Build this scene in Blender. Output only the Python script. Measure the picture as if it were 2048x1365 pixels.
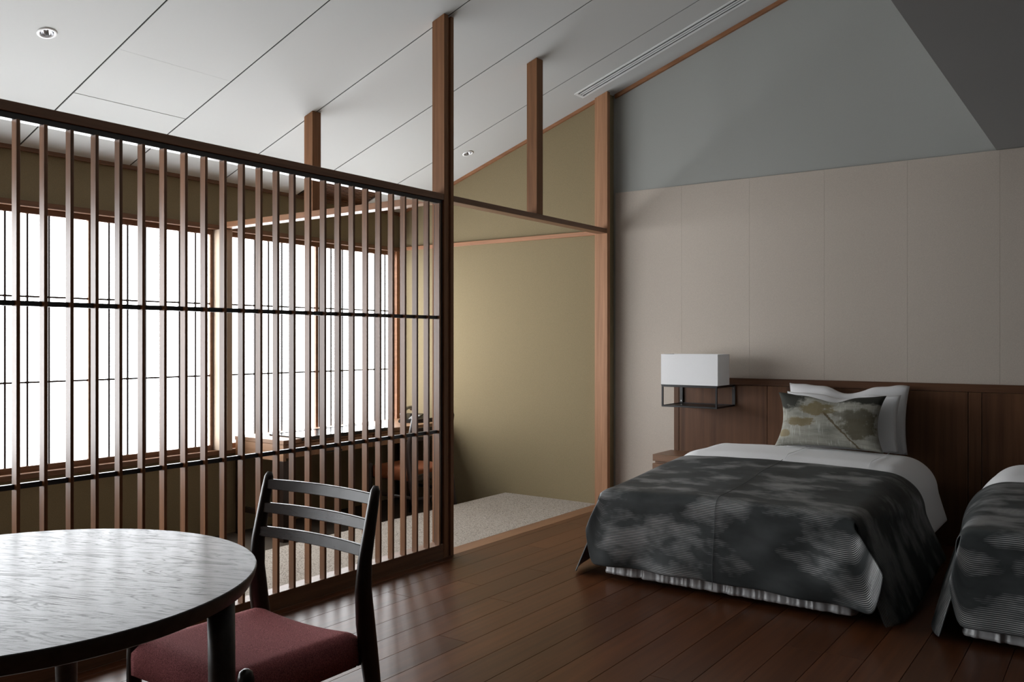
import bpy, bmesh, math, random
from mathutils import Vector, Matrix, noise

for o in list(bpy.data.objects):
    bpy.data.objects.remove(o, do_unlink=True)
S = bpy.context.scene
COL = S.collection
R = math.radians
random.seed(7)

# ------------------------------------------------------------------ camera
cam_d = bpy.data.cameras.new('camera')
cam_d.sensor_width = 36.0
cam_d.lens = 36.0 * 1732.0 / 2048.0
cam_d.clip_start = 0.05
cam = bpy.data.objects.new('camera', cam_d)
cam.location = (0, 0, 1.25)
cam.rotation_euler = (R(90), 0, R(35.556))
COL.objects.link(cam)
S.camera = cam

# ------------------------------------------------------------------ world, exposure
world = bpy.data.worlds.new('world')
S.world = world
world.use_nodes = True
world.node_tree.nodes['Background'].inputs[0].default_value = (0.80, 0.88, 1.0, 1)
world.node_tree.nodes['Background'].inputs[1].default_value = 0.6
S.view_settings.view_transform = 'Standard'
S.view_settings.look = 'None'
S.view_settings.gamma = 1.0
S.view_settings.use_curve_mapping = False
S.view_settings.exposure = 0.0
PAPER_LIGHT = 10.2          # daylight coming through the paper of the window screens


# ------------------------------------------------------------------ materials
def new_mat(name):
    m = bpy.data.materials.new(name)
    m.use_nodes = True
    nt = m.node_tree
    for n in list(nt.nodes):
        nt.nodes.remove(n)
    out = nt.nodes.new('ShaderNodeOutputMaterial')
    b = nt.nodes.new('ShaderNodeBsdfPrincipled')
    nt.links.new(b.outputs[0], out.inputs[0])
    return m, nt, b


def N(nt, typ, **kw):
    n = nt.nodes.new(typ)
    for k, v in kw.items():
        if k.startswith('i_'):
            key = k[2:]
            n.inputs[int(key) if key.isdigit() else key.replace('_', ' ')].default_value = v
        else:
            setattr(n, k, v)
    return n


def math_n(nt, op, a, b=None, c=None, clamp=False):
    n = nt.nodes.new('ShaderNodeMath')
    n.operation = op
    n.use_clamp = clamp
    for i, v in enumerate((a, b, c)):
        if v is None:
            continue
        if isinstance(v, (int, float)):
            n.inputs[i].default_value = v
        else:
            nt.links.new(v, n.inputs[i])
    return n.outputs[0]


def ramp(nt, fac, stops):
    r = nt.nodes.new('ShaderNodeValToRGB')
    els = r.color_ramp.elements
    while len(els) < len(stops):
        els.new(0.5)
    for e, (p, c) in zip(els, stops):
        e.position = p
        e.color = (c[0], c[1], c[2], 1)
    nt.links.new(fac, r.inputs[0])
    return r.outputs[0]


def mix(nt, fac, a, b, mode='MIX'):
    n = nt.nodes.new('ShaderNodeMix')
    n.data_type = 'RGBA'
    n.blend_type = mode
    for sock, v in ((n.inputs[0], fac), (n.inputs[6], a), (n.inputs[7], b)):
        if isinstance(v, (int, float)):
            sock.default_value = v
        elif isinstance(v, tuple):
            sock.default_value = (v[0], v[1], v[2], 1)
        else:
            nt.links.new(v, sock)
    return n.outputs[2]


def coords(nt, kind, scale=(1, 1, 1)):
    tc = nt.nodes.new('ShaderNodeTexCoord')
    mp = nt.nodes.new('ShaderNodeMapping')
    mp.inputs['Scale'].default_value = scale
    nt.links.new(tc.outputs[kind], mp.inputs[0])
    return mp.outputs[0]


def bump(nt, b, height, strength, dist):
    n = nt.nodes.new('ShaderNodeBump')
    n.inputs['Strength'].default_value = strength
    n.inputs['Distance'].default_value = dist
    nt.links.new(height, n.inputs['Height'])
    nt.links.new(n.outputs[0], b.inputs['Normal'])


def plain(name, col, rough=0.6, spec=0.5, metal=0.0, grain=0.0, gscale=400.0, bstr=0.0):
    m, nt, b = new_mat(name)
    b.inputs['Roughness'].default_value = rough
    b.inputs['Specular IOR Level'].default_value = spec
    b.inputs['Metallic'].default_value = metal
    nz = N(nt, 'ShaderNodeTexNoise', i_Scale=gscale, i_Detail=3.0)
    nt.links.new(coords(nt, 'Object'), nz.inputs['Vector'])
    lo = tuple(c * (1 - grain) for c in col)
    hi = tuple(min(1, c * (1 + grain)) for c in col)
    nt.links.new(ramp(nt, nz.outputs[0], [(0.25, lo), (0.75, hi)]), b.inputs['Base Color'])
    if bstr:
        bump(nt, b, nz.outputs[0], bstr, 0.002)
    return m


def wood(name, dark, light, axis='z', rough=0.4, spec=0.5, fine=1.0, vary=0.25, bstr=0.08, figure=0.0):
    """straight-grained wood, the grain runs along one object axis; each object gets its own shade"""
    m, nt, b = new_mat(name)
    sc = {'x': (2.2, 60, 60), 'y': (60, 2.2, 60), 'z': (60, 60, 2.2)}[axis]
    v = coords(nt, 'Object', tuple(s * fine for s in sc))
    oi = nt.nodes.new('ShaderNodeObjectInfo')
    add = nt.nodes.new('ShaderNodeVectorMath')
    add.operation = 'ADD'
    sh = nt.nodes.new('ShaderNodeCombineXYZ')
    r40 = math_n(nt, 'MULTIPLY', oi.outputs['Random'], 43.0)
    for i in range(3):
        nt.links.new(r40, sh.inputs[i])
    nt.links.new(v, add.inputs[0])
    nt.links.new(sh.outputs[0], add.inputs[1])
    nz = N(nt, 'ShaderNodeTexNoise', i_Scale=1.0, i_Detail=5.0, i_Roughness=0.62, i_Distortion=0.35)
    nt.links.new(add.outputs[0], nz.inputs['Vector'])
    big = N(nt, 'ShaderNodeTexNoise', i_Scale=0.13, i_Detail=3.0, i_Distortion=1.5 + figure)
    nt.links.new(add.outputs[0], big.inputs['Vector'])
    f = math_n(nt, 'ADD', math_n(nt, 'MULTIPLY', nz.outputs[0], 0.62), math_n(nt, 'MULTIPLY', big.outputs[0], 0.38))
    c = ramp(nt, f, [(0.30, dark), (0.68, light)])
    shade = math_n(nt, 'MULTIPLY_ADD', oi.outputs['Random'], 2 * vary, 1 - vary)
    hv = nt.nodes.new('ShaderNodeHueSaturation')
    nt.links.new(shade, hv.inputs['Value'])
    nt.links.new(c, hv.inputs['Color'])
    nt.links.new(hv.outputs[0], b.inputs['Base Color'])
    b.inputs['Roughness'].default_value = rough
    b.inputs['Specular IOR Level'].default_value = spec
    bump(nt, b, nz.outputs[0], bstr, 0.001)
    return m


W_SLAT = wood('slat_wood', (0.115, 0.051, 0.023), (0.275, 0.125, 0.056), 'z', rough=0.31, vary=0.30)
W_POST = wood('post_wood', (0.15, 0.068, 0.031), (0.30, 0.140, 0.066), 'z', rough=0.55, spec=0.22, vary=0.08)
W_WALLPOST_LIT = wood('wall_post_wood_lit', (0.27, 0.135, 0.070), (0.47, 0.245, 0.135), 'z', rough=0.55, spec=0.25, vary=0.05)  # post wood made paler, window light put into the colour
W_BEAMY = wood('beam_wood', (0.13, 0.060, 0.029), (0.25, 0.120, 0.060), 'y', rough=0.42, vary=0.08)
W_BEAMX = wood('cross_beam_wood', (0.17, 0.075, 0.034), (0.30, 0.140, 0.066), 'x', rough=0.42, vary=0.08)
W_TRIMX = wood('trim_wood', (0.22, 0.092, 0.040), (0.40, 0.180, 0.082), 'x', rough=0.5, vary=0.05)
W_TRIMY = wood('trim_wood_long', (0.12, 0.055, 0.027), (0.22, 0.105, 0.052), 'y', rough=0.45, vary=0.05)
W_WINPOST_LIT = wood('pale_post_wood', (0.40, 0.30, 0.22), (0.58, 0.46, 0.35), 'z', rough=0.6, spec=0.25, vary=0.04)  # pale tone stands for window light falling on the posts' sides
W_FLOOR = wood('floor_wood', (0.064, 0.021, 0.0075), (0.132, 0.046, 0.017), 'y', rough=0.33, spec=0.35, vary=0.20, fine=0.7, bstr=0.05)
W_TABLE = wood('table_wood', (0.030, 0.025, 0.022), (0.085, 0.072, 0.064), 'x', rough=0.40, spec=0.75, fine=0.55, vary=0.0, bstr=0.30, figure=2.0)
W_CHAIR = wood('chair_wood', (0.012, 0.0065, 0.0042), (0.030, 0.016, 0.011), 'z', rough=0.28, spec=0.6, vary=0.1)
W_CHAIRX = wood('chair_slat_wood', (0.014, 0.0080, 0.0060), (0.034, 0.019, 0.014), 'x', rough=0.27, spec=0.45, vary=0.1, bstr=0.05)
W_DESK = wood('desk_wood', (0.21, 0.105, 0.052), (0.36, 0.20, 0.108), 'x', rough=0.38, vary=0.06)
W_HEAD = wood('headboard_wood', (0.058, 0.026, 0.013), (0.165, 0.076, 0.038), 'z', rough=0.45, spec=0.25, vary=0.06, fine=0.35)
W_HEADX = wood('headboard_cap_wood', (0.070, 0.031, 0.016), (0.140, 0.064, 0.033), 'x', rough=0.45, spec=0.25, vary=0.06)
W_NIGHT = wood('nightstand_wood', (0.13, 0.063, 0.032), (0.24, 0.125, 0.066), 'x', rough=0.4, vary=0.04)
M_JOINT = plain('joint_dark', (0.012, 0.009, 0.007), 0.9)
M_CEIL = plain('ceiling_white', (0.60, 0.605, 0.595), 0.9, 0.2, grain=0.03, gscale=900, bstr=0.12)
M_LOWCEIL = plain('low_ceiling_grey', (0.30, 0.30, 0.295), 0.9, 0.2, grain=0.03, gscale=900, bstr=0.10)
M_GABLE = plain('gable_grey', (0.40, 0.408, 0.385), 0.9, 0.2, grain=0.06, gscale=700, bstr=0.15)
M_TAN = plain('tan_plaster', (0.250, 0.198, 0.116), 0.92, 0.15, grain=0.13, gscale=260, bstr=0.35)
M_DARKWALL = plain('unseen_wall_darkened', (0.035, 0.027, 0.021), 0.9, 0.2, grain=0.05)  # for the unseen walls, darkened to cut bounced light
M_BLACK = plain('black_metal', (0.008, 0.008, 0.009), 0.38, 0.5, grain=0.1)
M_RAIL = plain('lattice_rail_metal', (0.035, 0.040, 0.042), 0.35, 0.5, grain=0.1)
M_WHITE = plain('white_enamel', (0.86, 0.86, 0.86), 0.45, 0.4, grain=0.02)
M_CHROME = plain('reflector_chrome', (0.75, 0.75, 0.76), 0.14, 0.5, metal=1.0)
M_BAFFLE = plain('dark_slot', (0.006, 0.006, 0.007), 0.8)
M_WELL = plain('well_carpet', (0.085, 0.067, 0.052), 0.95, 0.1, grain=0.3, gscale=220, bstr=0.4)


def fabric(name, col, rough=0.9, scale=900.0, grain=0.18, sheen=0.2, bstr=0.4):
    m, nt, b = new_mat(name)
    nz = N(nt, 'ShaderNodeTexNoise', i_Scale=scale, i_Detail=2.0)
    nt.links.new(coords(nt, 'Object'), nz.inputs['Vector'])
    lo = tuple(c * (1 - grain) for c in col)
    hi = tuple(min(1, c * (1 + grain)) for c in col)
    nt.links.new(ramp(nt, nz.outputs[0], [(0.35, lo), (0.65, hi)]), b.inputs['Base Color'])
    b.inputs['Roughness'].default_value = rough
    b.inputs['Specular IOR Level'].default_value = 0.12
    b.inputs['Sheen Weight'].default_value = sheen
    bump(nt, b, nz.outputs[0], bstr, 0.0015)
    return m


M_SEAT = fabric('maroon_wool', (0.40, 0.128, 0.130), scale=420, grain=0.45, sheen=0.0)
M_SEAT2 = fabric('rust_wool', (0.190, 0.060, 0.024), scale=420, grain=0.30, sheen=0.0)
M_LINEN = fabric('white_linen', (0.85, 0.85, 0.86), scale=700, grain=0.03, sheen=0.1, bstr=0.10)
M_SHADE = fabric('lamp_shade_linen', (0.94, 0.94, 0.95), scale=900, grain=0.03, sheen=0.0, bstr=0.15)
M_WALLP = fabric('beige_wall_cloth', (0.55, 0.485, 0.420), scale=500, grain=0.09, sheen=0.0, bstr=0.12)
M_BEDBASE = fabric('bed_base_cloth', (0.030, 0.030, 0.032))


def make_sisal():
    m, nt, b = new_mat('sisal')
    v = coords(nt, 'Object', (60, 60, 60))
    vo = N(nt, 'ShaderNodeTexVoronoi', i_Scale=2.4, i_Randomness=0.9)
    nt.links.new(v, vo.inputs['Vector'])
    nz = N(nt, 'ShaderNodeTexNoise', i_Scale=3.5, i_Detail=2.0)
    nt.links.new(v, nz.inputs['Vector'])
    f = math_n(nt, 'ADD', math_n(nt, 'MULTIPLY', vo.outputs['Distance'], 0.6), math_n(nt, 'MULTIPLY', nz.outputs[0], 0.6))
    c = ramp(nt, f, [(0.30, (0.46, 0.405, 0.345)), (0.62, (0.34, 0.295, 0.25)), (0.85, (0.12, 0.10, 0.085))])
    nt.links.new(c, b.inputs['Base Color'])
    b.inputs['Roughness'].default_value = 0.95
    b.inputs['Specular IOR Level'].default_value = 0.1
    bump(nt, b, math_n(nt, 'SUBTRACT', 1.0, f), 0.6, 0.004)
    return m


def make_paper():
    m, nt, b = new_mat('lit_paper')
    nz = N(nt, 'ShaderNodeTexNoise', i_Scale=30.0, i_Detail=4.0)
    nt.links.new(coords(nt, 'Object'), nz.inputs['Vector'])
    b.inputs['Base Color'].default_value = (0.85, 0.86, 0.86, 1)
    b.inputs['Roughness'].default_value = 0.9
    nt.links.new(ramp(nt, nz.outputs[0], [(0.2, (0.91, 0.96, 1.0)), (0.8, (0.95, 0.98, 1.0))]), b.inputs['Emission Color'])
    b.inputs['Emission Strength'].default_value = PAPER_LIGHT
    return m


def make_satin():
    m, nt, b = new_mat('skirt_satin')
    b.inputs['Base Color'].default_value = (0.50, 0.50, 0.51, 1)
    b.inputs['Roughness'].default_value = 0.33
    b.inputs['Specular IOR Level'].default_value = 0.7
    nz = N(nt, 'ShaderNodeTexNoise', i_Scale=60.0, i_Detail=3.0)
    nt.links.new(coords(nt, 'Object', (1, 1, 0.25)), nz.inputs['Vector'])
    bump(nt, b, nz.outputs[0], 0.5, 0.004)
    return m


def make_cover():
    """slate cloth with cloudy patches of fine satin ribs running across the bed"""
    m, nt, b = new_mat('bed_cover_brocade')
    uv = coords(nt, 'UV')
    sep = nt.nodes.new('ShaderNodeSeparateXYZ')
    nt.links.new(uv, sep.inputs[0])
    oi = nt.nodes.new('ShaderNodeObjectInfo')
    offs = nt.nodes.new('ShaderNodeVectorMath')
    offs.operation = 'ADD'
    cb = nt.nodes.new('ShaderNodeCombineXYZ')
    nt.links.new(math_n(nt, 'MULTIPLY', oi.outputs['Random'], 17.0), cb.inputs[0])
    mp = coords(nt, 'UV', (3.0, 5.6, 1))
    nt.links.new(mp, offs.inputs[0])
    nt.links.new(cb.outputs[0], offs.inputs[1])
    cl = N(nt, 'ShaderNodeTexNoise', i_Scale=1.0, i_Detail=4.0, i_Roughness=0.55)
    nt.links.new(offs.outputs[0], cl.inputs['Vector'])
    mask = math_n(nt, 'MULTIPLY', math_n(nt, 'SUBTRACT', cl.outputs[0], 0.485), 7.0, clamp=True)
    rib = math_n(nt, 'SINE', math_n(nt, 'MULTIPLY', sep.outputs[1], 2 * math.pi / 0.0080))
    rib01 = math_n(nt, 'MULTIPLY_ADD', rib, 0.5, 0.5)
    rib_s = math_n(nt, 'POWER', rib01, 2.4)
    fac = math_n(nt, 'MULTIPLY', mask, rib_s)
    c2 = N(nt, 'ShaderNodeTexNoise', i_Scale=2.1, i_Detail=3.0)
    nt.links.new(offs.outputs[0], c2.inputs['Vector'])
    ground = ramp(nt, c2.outputs[0], [(0.3, (0.026, 0.031, 0.032)), (0.7, (0.056, 0.064, 0.066))])
    fine = N(nt, 'ShaderNodeTexNoise', i_Scale=500.0, i_Detail=1.0)
    nt.links.new(uv, fine.inputs['Vector'])
    col = mix(nt, fac, ground, (0.74, 0.745, 0.75))
    nt.links.new(col, b.inputs['Base Color'])
    nt.links.new(math_n(nt, 'MULTIPLY_ADD', fac, -0.22, 0.56), b.inputs['Roughness'])
    b.inputs['Specular IOR Level'].default_value = 0.35
    nt.links.new(math_n(nt, 'MULTIPLY', fac, 0.5), b.inputs['Metallic'])
    hgt = math_n(nt, 'ADD', math_n(nt, 'MULTIPLY', fac, 0.7), math_n(nt, 'MULTIPLY', fine.outputs[0], 0.3))
    bump(nt, b, hgt, 0.5, 0.0015)
    return m


def make_cushion():
    """woven picture: pale ground, olive leaf clumps, a slanting trunk, charcoal along the top; uv runs 0..1"""
    m, nt, b = new_mat('cushion_tapestry')
    uv = coords(nt, 'UV')
    sep = nt.nodes.new('ShaderNodeSeparateXYZ')
    nt.links.new(uv, sep.inputs[0])
    u, v = sep.outputs[0], sep.outputs[1]

    def nz(scale, detail, off):
        mp = coords(nt, 'UV', (scale[0], scale[1], 1))
        mp.node.inputs['Location'].default_value = (off, off * 0.7, 0)
        n = N(nt, 'ShaderNodeTexNoise', i_Scale=1.0, i_Detail=detail, i_Roughness=0.65)
        nt.links.new(mp, n.inputs['Vector'])
        return n.outputs[0]

    def step(x, thr, gain=14.0):
        return math_n(nt, 'MULTIPLY', math_n(nt, 'SUBTRACT', x, thr), gain, clamp=True)

    def blob(cu, cv, ru, rv):
        du = math_n(nt, 'DIVIDE', math_n(nt, 'SUBTRACT', u, cu), ru)
        dv = math_n(nt, 'DIVIDE', math_n(nt, 'SUBTRACT', v, cv), rv)
        d = math_n(nt, 'ADD', math_n(nt, 'MULTIPLY', du, du), math_n(nt, 'MULTIPLY', dv, dv))
        return math_n(nt, 'SUBTRACT', 1.0, d)

    n1 = nz((7, 5), 5.0, 3.0)
    n2 = nz((14, 9), 4.0, 9.0)
    n3 = nz((60, 3), 2.0, 5.0)
    ground = ramp(nt, nz((3, 9), 4.0, 1.0), [(0.3, (0.21, 0.21, 0.18)), (0.6, (0.36, 0.35, 0.30))])
    streaked = mix(nt, step(n3, 0.56, 6.0), ground, (0.50, 0.50, 0.46))  # paler upright streaks in the weave
    wobble = math_n(nt, 'MULTIPLY', math_n(nt, 'SUBTRACT', n1, 0.5), 2.6)
    w2 = math_n(nt, 'MULTIPLY', math_n(nt, 'SUBTRACT', n2, 0.5), 1.6)
    wob = math_n(nt, 'ADD', wobble, w2)
    col = streaked
    for cu, cv, ru, rv, c in ((0.42, 0.72, 0.20, 0.17, (0.17, 0.13, 0.055)), (0.24, 0.46, 0.17, 0.11, (0.18, 0.135, 0.060)),
                              (0.07, 0.24, 0.09, 0.09, (0.24, 0.19, 0.10)), (0.80, 0.45, 0.22, 0.30, (0.10, 0.085, 0.050)),
                              (0.72, 0.62, 0.22, 0.10, (0.13, 0.12, 0.09))):
        f = step(math_n(nt, 'ADD', blob(cu, cv, ru, rv), wob), 0.20, 2.6)
        col = mix(nt, math_n(nt, 'MULTIPLY', f, 0.85), col, c)
    line = math_n(nt, 'ABSOLUTE', math_n(nt, 'SUBTRACT', math_n(nt, 'MULTIPLY_ADD', v, -0.52, 0.80), math_n(nt, 'MULTIPLY_ADD', n1, 0.10, math_n(nt, 'ADD', u, -0.05))))
    trunk = math_n(nt, 'MULTIPLY', step(math_n(nt, 'SUBTRACT', 0.016, line), 0.0, 160.0), step(math_n(nt, 'SUBTRACT', 0.66, v), 0.0, 20.0))
    col = mix(nt, math_n(nt, 'MULTIPLY', trunk, 0.85), col, (0.10, 0.070, 0.030))
    for cu, cv, ru, rv in ((0.04, 1.02, 0.30, 0.40), (0.90, 1.02, 0.36, 0.24)):
        f = step(math_n(nt, 'ADD', blob(cu, cv, ru, rv), math_n(nt, 'MULTIPLY', wob, 0.5)), 0.1, 3.0)
        col = mix(nt, f, col, (0.035, 0.035, 0.028))
    nt.links.new(col, b.inputs['Base Color'])
    b.inputs['Roughness'].default_value = 0.75
    b.inputs['Specular IOR Level'].default_value = 0.25
    bump(nt, b, n3, 0.4, 0.0015)
    return m


def make_table():
    m, nt, b = new_mat('table_top_wood')
    fig = N(nt, 'ShaderNodeTexNoise', i_Scale=1.0, i_Detail=3.0, i_Distortion=2.2)
    nt.links.new(coords(nt, 'Object', (2.2, 11, 1)), fig.inputs['Vector'])
    pore = N(nt, 'ShaderNodeTexNoise', i_Scale=1.0, i_Detail=3.0, i_Roughness=0.7, i_Distortion=0.6)
    nt.links.new(coords(nt, 'Object', (9, 230, 1)), pore.inputs['Vector'])
    ring = math_n(nt, 'SINE', math_n(nt, 'MULTIPLY', fig.outputs[0], 46.0))
    ring = math_n(nt, 'POWER', math_n(nt, 'MULTIPLY_ADD', ring, 0.5, 0.5), 6.0)
    pr = math_n(nt, 'MULTIPLY', math_n(nt, 'SUBTRACT', 0.44, pore.outputs[0]), 6.0, clamp=True)
    dark = math_n(nt, 'ADD', math_n(nt, 'MULTIPLY', ring, 0.30), math_n(nt, 'MULTIPLY', pr, 0.65), clamp=True)
    nt.links.new(mix(nt, dark, (0.050, 0.046, 0.043), (0.013, 0.011, 0.010)), b.inputs['Base Color'])
    nt.links.new(math_n(nt, 'MULTIPLY_ADD', dark, 0.25, 0.30), b.inputs['Roughness'])
    nt.links.new(math_n(nt, 'MULTIPLY_ADD', dark, -0.14, 0.25), b.inputs['Specular IOR Level'])
    bump(nt, b, math_n(nt, 'SUBTRACT', 1.0, dark), 0.35, 0.0007)
    return m


M_TABLE = make_table()
M_SISAL = make_sisal()
M_PAPER = make_paper()
M_SATIN = make_satin()
M_COVER = make_cover()
M_CUSHION = make_cushion()


# ------------------------------------------------------------------ builders
def mesh_obj(name, verts, faces, mat, parent=None, smooth=False, uvs=None, loc=None):
    me = bpy.data.meshes.new(name)
    me.from_pydata([tuple(v) for v in verts], [], faces)
    if uvs is not None:
        ul = me.uv_layers.new(name='uv')
        for lp in me.loops:
            ul.data[lp.index].uv = uvs[lp.vertex_index]
    me.materials.append(mat)
    if smooth:
        for p in me.polygons:
            p.use_smooth = True
    me.update()
    o = bpy.data.objects.new(name, me)
    COL.objects.link(o)
    if parent:
        o.parent = parent
    if loc:
        o.location = loc
    return o


def bm_obj(name, bm, mat, parent=None, smooth=False):
    bmesh.ops.recalc_face_normals(bm, faces=bm.faces[:])
    me = bpy.data.meshes.new(name)
    bm.to_mesh(me)
    bm.free()
    me.materials.append(mat)
    if smooth:
        for p in me.polygons:
            p.use_smooth = True
    o = bpy.data.objects.new(name, me)
    COL.objects.link(o)
    if parent:
        o.parent = parent
    return o


def bm_box(bm, x0, x1, y0, y1, z0, z1, bev=0.0, mtx=None):
    vs = [bm.verts.new((x, y, z)) for x in (x0, x1) for y in (y0, y1) for z in (z0, z1)]
    idx = ((0, 1, 3, 2), (4, 6, 7, 5), (0, 4, 5, 1), (2, 3, 7, 6), (0, 2, 6, 4), (1, 5, 7, 3))
    fs = [bm.faces.new([vs[i] for i in f]) for f in idx]
    if bev:
        es = list({e for f in fs for e in f.edges})
        r = bmesh.ops.bevel(bm, geom=es, offset=bev, segments=1, affect='EDGES')
        vs = list({v for f in r['faces'] for v in f.verts} | {v for v in vs if v.is_valid})
    if mtx is not None:
        bmesh.ops.transform(bm, matrix=mtx, verts=[v for v in vs if v.is_valid])


def box(name, x0, x1, y0, y1, z0, z1, mat, parent=None, bev=0.0, local=False):
    """a box; when local is set its origin goes to its own centre so wood grain differs between copies"""
    bm = bmesh.new()
    if local:
        c = ((x0 + x1) / 2, (y0 + y1) / 2, (z0 + z1) / 2)
        bm_box(bm, x0 - c[0], x1 - c[0], y0 - c[1], y1 - c[1], z0 - c[2], z1 - c[2], bev)
        o = bm_obj(name, bm, mat, parent)
        o.location = c
        return o
    bm_box(bm, x0, x1, y0, y1, z0, z1, bev)
    return bm_obj(name, bm, mat, parent)


def prism(name, poly, y0, y1, mat, parent=None):
    """polygon in x,z extruded along y"""
    n = len(poly)
    vs = [(x, y0, z) for x, z in poly] + [(x, y1, z) for x, z in poly]
    fs = [tuple(range(n)), tuple(range(2 * n - 1, n - 1, -1))]
    fs += [(i, i + n, (i + 1) % n + n, (i + 1) % n) for i in range(n)]
    bm = bmesh.new()
    bv = [bm.verts.new(v) for v in vs]
    for f in fs:
        bm.faces.new([bv[i] for i in f])
    return bm_obj(name, bm, mat, parent)


def sweep(name, pts, dims, mat, parent=None, sides=10, power=2.6, frame=None):
    """rounded bar along pts; dims = (half width along frame x, half width along frame y) at each point"""
    vs, fs = [], []
    n = len(pts)
    for i, p in enumerate(pts):
        p = Vector(p)
        a = Vector(pts[max(0, i - 1)])
        c = Vector(pts[min(n - 1, i + 1)])
        t = (c - a).normalized()
        fx = Vector(frame or (1, 0, 0))
        fx = (fx - t * fx.dot(t)).normalized()
        fy = t.cross(fx)
        for k in range(sides):
            th = 2 * math.pi * (k + 0.5) / sides
            cx, sy = math.cos(th), math.sin(th)
            ex = math.copysign(abs(cx) ** (2 / power), cx) * dims[i][0]
            ey = math.copysign(abs(sy) ** (2 / power), sy) * dims[i][1]
            vs.append(p + fx * ex + fy * ey)
    for i in range(n - 1):
        for k in range(sides):
            k2 = (k + 1) % sides
            fs.append((i * sides + k, i * sides + k2, (i + 1) * sides + k2, (i + 1) * sides + k))
    fs.append(tuple(range(sides - 1, -1, -1)))
    fs.append(tuple(range((n - 1) * sides, n * sides)))
    o = mesh_obj(name, vs, fs, mat, parent, smooth=True)
    return o


def lathe(name, prof, mat, parent=None, seg=32, axis=None, smooth=True, loc=None):
    """prof = [(radius, z)]"""
    vs, fs = [], []
    for r, z in prof:
        for k in range(seg):
            a = 2 * math.pi * k / seg
            vs.append(Vector((r * math.cos(a), r * math.sin(a), z)))
    if axis is not None:
        vs = [axis @ v for v in vs]
    for i in range(len(prof) - 1):
        for k in range(seg):
            k2 = (k + 1) % seg
            fs.append((i * seg + k, i * seg + k2, (i + 1) * seg + k2, (i + 1) * seg + k))
    return mesh_obj(name, vs, fs, mat, parent, smooth=smooth, loc=loc)


def tag(o, label=None, cat=None, group=None, kind=None):
    if label:
        o['label'] = label
    if cat:
        o['category'] = cat
    if group:
        o['group'] = group
    if kind:
        o['kind'] = kind
    return o


def thing(name, loc, label, cat, group=None, rz=0.0):
    o = bpy.data.objects.new(name, None)
    o.empty_display_size = 0.1
    o.location = loc
    o.rotation_euler = (0, 0, rz)
    COL.objects.link(o)
    return tag(o, label, cat, group)


def struct(o, label=None):
    o['kind'] = 'structure'
    if label:
        o['label'] = label
    return o


def copy_tree(o, parent=None):
    c = o.copy()
    COL.objects.link(c)
    c.parent = parent
    for ch in list(o.children):
        copy_tree(ch, c)
    return c


# ------------------------------------------------------------------ measures of the room (metres)
XW = -5.38            # window wall
XL = -3.22            # face of the timber frame between alcove and bedroom
XS = -3.335           # edge of the sisal
XP = -4.20            # edge of the raised alcove floor
ZP = -0.16            # floor of the lower strip below the window
YT = 5.78             # tan end wall
YB = 5.875            # headboard wall
XC = -0.652           # edge of the low ceiling
ZC = 2.389            # low ceiling
SL = 0.3434           # ceiling slope
YR = -1.60            # rear wall
XR = 2.60             # right wall


def ceil_z(x):
    return 2.400 + SL * (x - XW)


# ------------------------------------------------------------------ floor
floor = struct(box('floor', XS - 0.02, XR + 0.1, YR - 0.1, YB + 0.1, -0.30, -0.016, M_JOINT), 'dark brown plank floor of the bedroom')
PW = 0.1545
rows = []
x = XL
first = -3.164
rows.append((XL + 0.001, first))
while first < XR:
    rows.append((first, min(first + PW, XR)))
    first += PW
random.seed(11)
for i, (a, b_) in enumerate(rows):
    y = YR - random.uniform(0.0, 1.6)
    while y < YB:
        L = random.choice((1.52, 1.82, 1.21))
        y0, y1 = max(y, YR), min(y + L, YB)
        if y1 - y0 > 0.05:
            box('plank', a + 0.0008, b_ - 0.0008, y0 + 0.0008, y1 - 0.0008, -0.016, 0.0, W_FLOOR, floor, bev=0.0008, local=True)
        y += L
# timber threshold under the lattice and across the opening
thr = struct(box('trim_1', XS, XL, YR, YT, -0.05, 0.0, W_BEAMY, bev=0.001), 'flush timber threshold between planks and sisal')
alc = struct(box('floor_alcove', XP, XS, YR, YT, -0.19, 0.0, M_SISAL), 'woven sisal floor of the alcove')
box('edge_binding', XP - 0.012, XP, YR, YT, -0.045, -0.004, M_SISAL, alc, bev=0.003)
struct(box('floor_well', XW - 0.05, XP, YR, YT, ZP - 0.1, ZP, M_WELL), 'sunken carpeted strip along the window')
box('riser', XP, XP + 0.015, YR, YT, ZP, -0.045, W_BEAMY, alc)

# ------------------------------------------------------------------ walls
Z_SILL, Z_HEAD = 0.475, 2.042
ww = struct(box('wall_window', XW - 0.20, XW, YR, YT, ZP - 0.1, Z_SILL - 0.035, M_TAN), 'tan plaster wall below and above the paper windows')
prism('upper_wall', [(XW - 0.20, Z_HEAD + 0.04), (XW, Z_HEAD + 0.04), (XW, ceil_z(XW) + 0.06), (XW - 0.20, ceil_z(XW) + 0.06)], YR, YT, M_TAN, ww)
wt = struct(prism('wall_alcove', [(XW - 0.2, ZP - 0.1), (XL - 0.02, ZP - 0.1), (XL - 0.02, ceil_z(XL) + 0.10), (XW - 0.2, ceil_z(XW - 0.2) + 0.10)], YT, YT + 0.20, M_TAN),
            'tan plaster gable wall at the end of the alcove')
wh = struct(prism('wall_headboard', [(XL - 0.02, -0.3), (XR + 0.1, -0.3), (XR + 0.1, ZC + 0.15), (XC, ZC + 0.15), (XC, ceil_z(XC) + 0.12), (XL - 0.02, ceil_z(XL) + 0.12)], YB + 0.004, YB + 0.20, M_GABLE),
            'grey gable wall above beige cloth panels behind the beds')
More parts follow.
